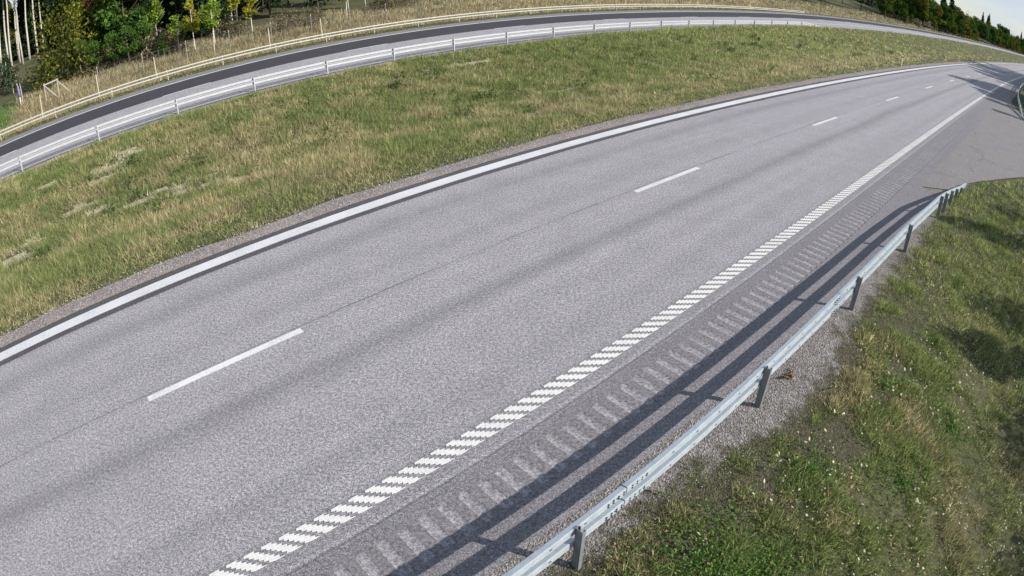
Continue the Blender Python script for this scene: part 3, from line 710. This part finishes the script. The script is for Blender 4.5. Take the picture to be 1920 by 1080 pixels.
def rv_mask(s, n):
    e = right_edge(s) + (fbm(s*1.5, n*1.5, 74, 4)-.5)*1.1
    m = np.maximum(sstep(-n, -e-.05, -e+.30), .22*sstep(fbm(s*4, n*4, 77, 2), .55, .7)*sstep(-n, -e-.9, -e-.1))*(apron(s, n) < .03)*np.where(s < 20, 1, 1)
    bare = sstep(fbm(s*1.5, n*1.5, 75, 3), .55, .68)*sstep(-n, 7.4, 8.8)
    return m*(1-.60*bare*(1-sstep(s, 10, 14)))
T += make_blades('grass', -1, 60, -24, -6.0, .4, 3.4, 5600, rv_h, lambda m: np.full(m, .0115), rv_col, rv_mask, 'short green and brownish verge grass right of the near guard rail', per=8, spread=.055, lean=.75, gain=1.45, tv=(.38, 1.62), bv=(.4, 1.7))
# far verge behind the far rail
def fv_col(s, n):
    mid = fbm(s*.7, n*.7, 81, 3); nearr = 1 - sstep(n, 35.8, 37)
    mown = sstep(n, 44.5, 46)*(1-sstep(n, 56, 60))*(1-sstep(s, -6.2, -4.6))
    return mixw([((1-nearr)*1.2*(1-.95*mown), W(tan=.5, straw=.45, rust=.12, grey=.25, brown=.12)), (sstep(mid, .5, .65)*.6, W(olive=.6, green=.3)), (nearr*.8, W(olive=.5, tan=.3, green=.4)), (mown*7, W(lawn=.8, green=.5, fresh=.3))], len(s))
def fv_h(s, n):
    mown = sstep(n, 44.5, 46)*(1-sstep(s, -5.5, -3)); return (.14 + .50*sstep(n, 35.6, 37.5)*(.4 + fbm(s*.5, n*.5, 83)))*(1-.35*mown)
T += make_blades('grass', -30, 320, 34.2, 58, 1.0, 5.0, 160, fv_h, lambda m: np.full(m, .02), fv_col, lambda s, n: sstep(n, 34.3, 34.6)*(1-.5*sstep(n, 50, 58)), 'tall dry tan grass behind the far guard rail', spread=.14, gain=1.1)
print('blades', T)

# ------------------------------------------------------------------ loose stones, fallen leaves, weeds
def scatter_stones():
    V = []; F = []; mb = MB()
    ico = [(0, 0, 1), (.9, 0, .3), (.28, .85, .3), (-.73, .53, .3), (-.73, -.53, .3), (.28, -.85, .3), (0, 0, -.6)]
    fc = [(0, 1, 2), (0, 2, 3), (0, 3, 4), (0, 4, 5), (0, 5, 1), (6, 2, 1), (6, 3, 2), (6, 4, 3), (6, 5, 4), (6, 1, 5)]
    def put(s_, n_, r):
        x, y = P(s_, n_); z = float(zt(s_, n_ if n_ < -5.6 or n_ > 4.3 else -5.7)) + .022; b = len(mb.v); a = random.random()*6
        for p in ico:
            q = (p[0]*random.uniform(.7, 1.2), p[1]*random.uniform(.6, 1.1), p[2]*random.uniform(.4, .7))
            mb.v.append((float(x)+r*(q[0]*math.cos(a)-q[1]*math.sin(a)), float(y)+r*(q[0]*math.sin(a)+q[1]*math.cos(a)), z+r*(q[2]+.2)))
        for f in fc: mb.f.append(tuple(b+i for i in f)); mb.mi.append(random.choice((0, 0, 0, 1)))
    for _ in range(1900):
        s_ = random.uniform(-2, 23); e = float(right_edge(s_)); put(s_, random.uniform(e-.35, -5.62), random.choice((.006, .008, .010, .014)))
    for _ in range(3000):
        s_ = random.uniform(-5, 34); put(s_, random.triangular(4.3, 5.3, 4.9), random.choice((.010, .014, .018, .028)))
    return mb
M_ST1 = flat('loose_stone_grey', (.26, .245, .235), .9); M_ST2 = flat('loose_stone_pale', (.58, .54, .47), .9)
sm = scatter_stones().build('loose_stones', [M_ST1, M_ST2]); tag(obj('loose_stones', sm), 'loose grey and pale stones on the gravel edges of the near road', 'stones', kind='stuff')
def leaf_scatter(name, spots, size, cols, label, up=.5, cat='leaves'):
    n = len(spots); sp_ = np.array(spots); x, y = P(sp_[:, 0], sp_[:, 1]); z = zt(sp_[:, 0], sp_[:, 1]) + sp_[:, 2]
    a = RNG.uniform(0, 2*PI, n); r = size*RNG.uniform(.6, 1.4, n); tl = RNG.normal(0, up, n); t2 = RNG.normal(0, up, n)
    q = np.zeros((n, 4, 3))
    for i, (u, v) in enumerate(((-1, 0), (0, -.6), (1, 0), (0, .6))):
        q[:, i, 0] = x + r*(u*np.cos(a)-v*np.sin(a)); q[:, i, 1] = y + r*(u*np.sin(a)+v*np.cos(a)); q[:, i, 2] = z + r*(u*tl + v*t2)
    c = np.array(cols)[RNG.integers(0, len(cols), n)]*RNG.uniform(.8, 1.2, (n, 1)); o = obj(name, tri_mesh(name, q, c, M_LEAF, 4)); tag(o, label, cat, kind='stuff')
sp1 = []
while len(sp1) < 2300:
    s_, n_ = random.uniform(0, 15), random.uniform(-12.5, -7.0)
    if fbm(np.array([s_*.8]), np.array([n_*.8]), 91)[0] > .47: sp1.append((s_, n_, random.uniform(.05, .12)))
leaf_scatter('fallen_leaves', sp1, .021, [(.62, .60, .42), (.50, .48, .25), (.65, .62, .5), (.35, .42, .15), (.30, .18, .12)], 'pale fallen leaves scattered in the right verge grass')
sp2 = []
for cs, cn_, rad, cnt in ((4.2, -7.75, 1.0, 9000), (9.6, -9.3, .7, 700), (9.2, -7.8, .6, 500), (13.2, -9.6, .5, 500), (6.5, -7.6, .6, 450), (11.6, -8.3, .7, 500), (5.3, -9.3, .8, 350), (7.5, -8.9, 1.6, 1500), (6.2, -10.6, 1.2, 700)):
    for _ in range(cnt):
        a = random.random()*2*PI; r = rad*abs(random.gauss(0, .6)); sp2.append((cs+r*math.cos(a), cn_+r*math.sin(a), random.uniform(.02, .11)))
leaf_scatter('low_weeds', sp2, .019, [(.075, .15, .03), (.11, .20, .045), (.05, .10, .025), (.13, .20, .06)], 'low broad leaved green weeds in the right verge', .6, 'weeds')
# weeds of the median
sp3 = []
for _ in range(85):
    cs, cn_ = 90 - 96*random.random()**.6, random.triangular(6, 19.5, 16); rad = random.uniform(.25, .8)
    for _k in range(90):
        a = random.random()*2*PI; r = rad*abs(random.gauss(0, .55)); sp3.append((cs+r*math.cos(a)*1.5, cn_+r*math.sin(a), random.uniform(.1, .42)))
leaf_scatter('low_weeds', sp3, .045, [(.08, .125, .04), (.10, .15, .05), (.065, .10, .035), (.14, .18, .075)], 'dark green weed clumps standing in the median grass', .7, 'weeds')
# brown twig piece on the gravel
x, y = P(8.05, -6.35); cl = MB()
for i in range(16):
    a = random.random()*6; p0 = Vector((random.uniform(-.14, .14), random.uniform(-.05, .05), .01)); cl.tube([p0, p0+Vector((math.cos(a)*.09, math.sin(a)*.05, random.uniform(.01, .07)))], .012, 4)
tag(obj('grass_clod', cl.build('grass_clod', flat('dry_clod', (.17, .11, .05), 1)), None, (float(x), float(y), -.01), .6), 'small brown clod of dry grass on the gravel below the rail', 'clod')

# ------------------------------------------------------------------ trees
def crown_mesh(name, kind, cols, leafs, size, seed, H, R, zlo, mat=M_LEAF):
    rg = np.random.default_rng(seed)
    if kind == 'round':
        nb = 16; bc = []; 
        for i in range(nb):
            a = rg.uniform(0, 2*PI); zz = rg.uniform(zlo+.12*H, H*.93); prof = math.sin(PI*min(1, max(.08, (zz-zlo)/(H-zlo)*.85+.1)))
            bc.append((math.cos(a)*R*.62*prof*rg.uniform(.4, 1), math.sin(a)*R*.62*prof*rg.uniform(.4, 1), zz, R*rg.uniform(.26, .44)))
        bc = np.array(bc); pick = rg.integers(0, nb, leafs); d = rg.normal(size=(leafs, 3)); d /= np.linalg.norm(d, axis=1, keepdims=True)
        rad = rg.uniform(.45, 1.08, leafs)**.6; c = bc[pick, :3] + d*(bc[pick, 3]*rad)[:, None]*np.array([1, 1, .8]); bright = rg.uniform(.7, 1.25, nb)[pick]*rg.uniform(.75, 1.2, leafs)
        out = d
    elif kind == 'bush':
        d = rg.normal(size=(leafs, 3)); d[:, 2] = np.abs(d[:, 2]); d /= np.linalg.norm(d, axis=1, keepdims=True)
        lump = 1 + .28*np.sin(d[:, 0]*5+seed)*np.cos(d[:, 1]*6) + .15*np.sin(d[:, 2]*9+seed)
        rad = rg.uniform(.3, 1.0, leafs)**.5*lump; c = d*rad[:, None]*np.array([R, R, (H-zlo)]); c[:, 2] += zlo; bright = rg.uniform(.65, 1.25, leafs)*(.85+.25*np.sin(d[:, 0]*7+d[:, 2]*5)); out = d
    elif kind == 'cone':
        t = rg.random(leafs)**.75; zz = zlo + (H-zlo)*(1-t); a = rg.uniform(0, 2*PI, leafs); lay = .75 + .35*np.abs(np.sin(zz*3.1+seed))
        rr = R*t*lay*rg.uniform(.35, 1.1, leafs)*(1+.15*np.sin(a*5+seed)); c = np.stack([np.cos(a)*rr, np.sin(a)*rr, zz - rr*.25], 1); bright = rg.uniform(.65, 1.25, leafs); out = np.stack([np.cos(a), np.sin(a), np.full(leafs, -.3)], 1)
    n = leafs; u = rg.normal(size=(n, 3)); u = u*.7 + out*.5; u /= np.linalg.norm(u, axis=1, keepdims=True); v = np.cross(u, rg.normal(size=(n, 3))); v /= np.linalg.norm(v, axis=1, keepdims=True)
    sz = size*rg.uniform(.6, 1.4, n)[:, None]
    q = np.stack([c-u*sz, c-v*sz*.55, c+u*sz, c+v*sz*.55], 1)
    cc_ = np.array(cols)[rg.integers(0, len(cols), n)]*bright[:, None]
    return tri_mesh(name, q, cc_, mat, 4)
def trunk_mesh(H, r, mat, seed, limbs=5, top=.85, lo=.35):
    rg = random.Random(seed); b = MB(); pts = [(0, 0, -.3)]; x = y = 0
    for i in range(1, 6): x += rg.uniform(-.02, .02)*H*.4; y += rg.uniform(-.02, .02)*H*.4; pts.append((x, y, H*top*i/5))
    b.tube(pts, [r*(1-.14*i) for i in range(6)], 6)
    for k in range(limbs):
        z = H*rg.uniform(lo, top*.9); a = rg.random()*6.28; L = H*rg.uniform(.14, .26); i = min(4, int(z/(H*top)*5)); px_, py_ = pts[i][0], pts[i][1]
        b.tube([(px_, py_, z), (px_+math.cos(a)*L*.5, py_+math.sin(a)*L*.5, z+L*.35), (px_+math.cos(a)*L, py_+math.sin(a)*L, z+L*.8)], [r*.35, r*.22, r*.08], 4)
    return b.build('trunk', mat, True)
OLIVE = [(.085, .11, .020), (.12, .135, .026), (.06, .075, .016), (.20, .19, .035)]; GREEN = [(.050, .105, .022), (.07, .14, .028), (.10, .18, .035), (.035, .068, .016)]
YEL = [(.36, .32, .03), (.27, .28, .04), (.42, .36, .04), (.16, .22, .03)]; LIME = [(.16, .24, .03), (.22, .30, .04), (.10, .17, .03)]
RED = [(.14, .055, .028), (.18, .075, .03), (.10, .045, .025), (.12, .09, .03)]; DRY = [(.22, .19, .11), (.26, .23, .14), (.15, .13, .08)]
SPR = [(.025, .045, .020), (.035, .060, .024), (.018, .034, .016)]; PIN = [(.05, .085, .045), (.07, .11, .06), (.035, .06, .03)]; ORA = [(.24, .12, .03), (.20, .14, .035), (.13, .11, .03)]
K = {}
LOOK = dict(spruce='dark narrow spruce', pine='tall bare stemmed pine', birch_green='deep green broadleaf tree', birch_olive='olive green broadleaf tree', maple_red='reddish brown autumn tree',
            orange='orange brown autumn tree', olive_bush='rounded olive green tree', birch_yellow='yellow leaved tree', dry_shrub='dry greyish shrub')
GRP = dict(spruce='spruces', pine='pines', birch_green='deep green trees', birch_olive='olive green trees', maple_red='reddish trees', orange='orange brown trees', olive_bush='rounded olive trees', birch_yellow='yellow trees', dry_shrub='dry shrubs')
def kind(nm, ck, cols, leafs, size, H, R, zlo, bark, tr, limbs=5, nvar=2, lo=.35):
    K[nm] = [(crown_mesh('crown', ck, cols, leafs, size, 100*i+len(K)*7, H, R, zlo), trunk_mesh(H, tr, bark, i+len(K)*9, limbs, .85, lo)) for i in range(nvar)]
kind('spruce', 'cone', SPR, 2600, .24, 14, 2.7, 1.0, M_BARKD, .16, 0)
kind('pine', 'round', PIN, 1800, .26, 17, 2.6, 10.5, M_BARKP, .19, 4, lo=.6)
kind('birch_green', 'round', GREEN, 3200, .20, 9, 2.9, 1.6, M_BARKD, .13, 6)
kind('birch_olive', 'round', OLIVE, 3000, .19, 9, 2.9, 1.2, M_BARKD, .13, 6)
kind('maple_red', 'round', RED, 2400, .18, 8, 2.2, 1.4, M_BARKD, .12, 5)
kind('birch_yellow', 'round', YEL, 1500, .16, 8, 1.8, 2.2, M_BARKW, .08, 6)
kind('lime_sapling', 'round', LIME, 1100, .15, 6, 1.5, 2.3, M_BARKW, .06, 5)
kind('orange', 'round', ORA, 2400, .21, 10, 2.7, 1.2, M_BARKD, .13, 5)
kind('dry_shrub', 'bush', DRY, 1600, .11, 2.6, 2.0, .05, M_BARKD, .04, 4)
kind('olive_bush', 'bush', OLIVE, 3400, .15, 5.6, 3.6, .1, M_BARKD, .09, 5)
kind('sapling_pine', 'cone', PIN, 900, .13, 4.6, 1.15, .7, M_BARKW, .06, 0)
kind('sparse_tree', 'round', LIME, 1500, .14, 9, 3.1, 2.0, M_BARKD, .09, 7)
kind('shade_tree', 'round', GREEN, 7000, .13, 9, 3.1, 2.0, M_BARKD, .15, 7)
NAME = dict(spruce='spruce_tree', pine='pine_tree', birch_green='broadleaf_tree', birch_olive='broadleaf_tree', maple_red='maple_tree', birch_yellow='birch_tree', lime_sapling='young_tree', orange='broadleaf_tree', dry_shrub='shrub', olive_bush='bush', sapling_pine='young_pine', shade_tree='broadleaf_tree', sparse_tree='young_tree')
def tree(kd, s_, n_, label, group=None, sc=1.0, scz=None, cat='tree', dz=0, lean=0):
    x, y = P(s_, n_); i = random.randrange(len(K[kd])); r = empty(NAME[kd], (float(x), float(y), float(zt(s_, n_))+dz), random.random()*6.28)
    r.scale = (sc, sc, scz or sc*random.uniform(.92, 1.08)); r.rotation_euler[0] = lean
    obj('crown', K[kd][i][0], r); obj('trunk', K[kd][i][1], r); return tag(r, label, cat, group)

# far left edge of the forest
tree('olive_bush', .6, 60.5, 'large olive green bush touched with yellow, right of the timber brace', sc=1.22, scz=1.45, cat='bush')
tree('birch_olive', 2.6, 66, 'olive tree with yellowing top behind the large olive bush', sc=1.0)
tree('maple_red', 4.8, 66, 'reddish brown tree between the olive bush and the dark green tree', sc=1.05)
tree('maple_red', 3.7, 70, 'second reddish tree, half hidden behind the first', sc=1.0)
tree('birch_green', 7.0, 60, 'big dark green tree above the third wooden stake', sc=1.25)
tree('birch_green', 9.3, 63, 'dark green tree right of the biggest green tree', sc=1.15)
tree('birch_green', 5.7, 63, 'dark green tree low over the shaded grass', sc=.95)
tree('dry_shrub', 9.6, 54.5, 'greyish dry shrub below the dark green trees', sc=1.05, cat='shrub')
tree('dry_shrub', 11.2, 56, 'pale dry shrub right of the greyish one', sc=.9, cat='shrub')
tree('dry_shrub', 4.2, 58.5, 'dry brown shrub under the reddish tree', sc=.95, cat='shrub')
tree('dry_shrub', 2.9, 57, 'low dry shrub between the bush stems', sc=.75, cat='shrub')
tree('birch_yellow', 12.6, 51, 'small yellow leaved tree above the far rail', sc=.72)
tree('lime_sapling', 13.7, 47.8, 'young tree with bright green leaves and a white stem close to the rail', sc=.85)
tree('lime_sapling', 14.6, 51, 'young bright green tree behind the white stemmed one', sc=.85)
tree('lime_sapling', 11.2, 52, 'young green tree left of the yellow one', sc=.75)
tree('birch_yellow', 18.3, 58, 'yellow tree behind the pale stake in front of it', sc=.85)
tree('olive_bush', -9.5, 64, 'yellow orange bush at the left picture edge', sc=.5, cat='bush').children[0].data = crown_mesh('crown', 'bush', YEL, 2200, .15, 5, 5.6, 3.6, .1)
tree('sapling_pine', -6.2, 70, 'grey green young pine in front of the pale trunks', sc=1.25)
tree('sapling_pine', -5.6, 66.5, 'second grey green young pine beside the taller one', sc=1.0)
for i, (s_, n_, c_) in enumerate([(3.4, 56.5, .42), (5.2, 55.6, .46), (6.6, 55.0, .5), (8.2, 55.2, .46), (2.2, 58.5, .42), (1.4, 60, .4), (9.8, 52.6, .3)]):  # dark bushes added to stand for the strip of shade under the trees
    tree('birch_green', s_, n_, 'dark green low bush added in place of shade at the foot of the trees', 'low bushes added as shade at the foot of the far trees', sc=c_, cat='bush')
for s_, n_, c_ in [(2.0, 63, .8), (4.0, 61.5, .7), (8.9, 58.5, .7), (10.5, 61, .9)]:
    tree('lime_sapling', s_, n_, 'sunlit light green shrub among the dark far trees', 'sunlit shrubs among the far trees', sc=c_, cat='shrub')
# white stem with a violet cloth
x, y = P(-4.3, 54.0); ws = empty('young_birch', (float(x), float(y), float(zt(-4.3, 54))))
b = MB(); b.tube([(0, 0, -.2), (.03, 0, 1.2), (-.12, 0, 2.6), (-.1, .05, 4.0)], [.07, .06, .05, .03], 6); obj('trunk', b.build('trunk', M_BARKW, True), ws)
b = MB(); b.tube([(.18, .05, -.2), (.32, .1, .9), (.25, .1, 2.3)], [.05, .045, .03], 6); obj('side_stem', b.build('side_stem', M_BARKP, True), ws)
obj('crown', crown_mesh('crown', 'round', DRY + PIN, 420, .10, 77, 4.6, .9, 2.0), ws)
b = MB(); b.tube([(.0, 0, 1.0), (.03, 0, 1.2), (.0, 0, 1.7), (-.04, 0, 2.2)], [.10, .14, .13, .08], 8); obj('cloth', b.build('cloth', M_PURPLE, True), ws)
tag(ws, 'slender white stemmed young tree with a violet cloth tied round it', 'tree')
# pale pine trunks at the top left corner
for i, (s_, n_) in enumerate([(-7.6, 84), (-7.0, 90), (-6.4, 86), (-5.6, 93), (-5.0, 88), (-4.2, 92), (-3.0, 91), (-8.6, 88), (-2.2, 97), (-9.6, 86), (-6.0, 99), (-3.6, 103)]):
    tree('pine', s_, n_, 'tall pine with a pale bare trunk at the forest edge, upper left corner', 'pale trunked pines at the upper left', sc=random.uniform(.9, 1.15), lean=random.uniform(-.03, .03))
# dark forest behind
placed = 0; rr = random.Random(3)
for k in range(150):
    n_ = rr.uniform(68, 135) if k % 2 else rr.uniform(60, 90); s_ = rr.uniform(-30, 64)
    if s_ < 2.5 and n_ < 96: continue
    kd = rr.choice(['spruce']*5 + ['birch_green', 'orange' if s_ > 16 else 'birch_olive', 'birch_olive', 'pine'])
    tree(kd, s_, n_, LOOK[kd] + ' in the dark forest beyond the far carriageway', GRP[kd] + ' in the forest beyond the far carriageway', sc=rr.uniform(.85, 1.3))
for k in range(110):
    tree('spruce', rr.uniform(-50, 3), rr.uniform(96, 150), 'dark spruce deep in the forest behind the pale trunks', 'spruces behind the pale trunks', sc=rr.uniform(1.0, 1.5))
for k in range(12):
    kd = 'birch_yellow' if k % 3 == 0 else 'dry_shrub'; tree(kd, rr.uniform(17, 40), rr.uniform(51, 60), 'small ' + LOOK[kd] + ' at the forest edge above the far rail', 'small ' + GRP[kd] + ' at the forest edge', sc=rr.uniform(.6, .9))
# forest at the upper right
cnt_ = 0
while cnt_ < 250:
    s_ = rr.uniform(150, 620); d_ = rr.random()**1.5*60
    edge_ = float(np.interp(s_, [150, 200, 240, 300, 345, 430, 620], [60, 46, 40, 37, 33, 31, 30]))
    kd = rr.choice(['spruce', 'birch_green', 'birch_olive', 'birch_green', 'birch_olive', 'birch_green', 'birch_green', 'birch_olive', 'olive_bush', 'orange' if s_ < 330 else 'birch_green', 'maple_red' if s_ < 270 else 'birch_green'])
    hi_ = float(np.interp(s_, [150, 230, 300, 400, 620], [1.45, 1.45, 1.35, 1.2, 1.1]))
    tree(kd, s_, edge_ + d_ + 2, LOOK[kd] + ' in the mixed forest at the upper right', GRP[kd] + ' in the forest at the upper right', sc=rr.uniform(.8, 1.15)*hi_*(1.3 if kd == 'olive_bush' else 1), dz=-.8); cnt_ += 1
for k in range(46):
    s_ = rr.uniform(200, 500); edge_ = float(np.interp(s_, [150, 200, 240, 300, 345, 430, 620], [60, 46, 40, 37, 33, 31, 30]))
    kd = rr.choice(['birch_olive', 'birch_green', 'orange', 'dry_shrub']); tree(kd, s_, edge_ + rr.uniform(-.5, 2), 'low ' + LOOK[kd] + ' at the foot of the forest beside the far road', 'low ' + GRP[kd] + ' beside the far road', sc=rr.uniform(.4, .65), cat='tree')
# trees right of the road: the ones that throw the shadows across it
ST = [(80, -14.5, 1.1), (76.5, -14.5, 1.05), (73, -14, .92), (69.5, -14, .8), (66.5, -14.5, .7), (78, -18, 1.15), (71, -19, 1.0), (98, -15, 1.15), (104, -15, 1.3), (110, -15.5, 1.4), (116, -15, 1.4), (122, -15, 1.4), (128, -16, 1.45), (134, -15, 1.4), (106, -21, 1.5), (118, -22, 1.5), (140, -17, 1.3), (92, -13.5, .62)]
for s_, n_, c_ in ST:
    tree('shade_tree', s_, n_, 'green roadside tree right of the near road, shading it', 'roadside trees right of the near road', sc=c_)
for s_, n_, c_, cz in [(16.0, -15.0, .40, .56), (18.0, -14.6, .36, .52), (22.6, -13.8, .36, .46), (25.5, -14.4, .34, .44), (15.2, -18.5, .62, .62), (9.5, -18.5, .5, .5), (12.0, -19.0, .55, .55), (20.0, -17.5, .5, .55)]:
    tree('birch_olive' if s_ in (16.0, 22.6) else 'sparse_tree', s_, n_, 'small roadside tree on the right verge, just outside the picture', 'small trees on the right verge', sc=c_, scz=cz)
# tufts at the foot of the far right rail
for s_, n_, c_ in [(60, -9.8, .42), (65, -9.6, .5), (71, -9.3, .55), (54, -11.4, .4), (79, -9.2, .5), (88, -9.0, .5)]:
    tree('birch_green', s_, n_, 'dark low bush behind the guard rail at the right edge', 'bushes behind the right edge guard rail', sc=c_, cat='bush')
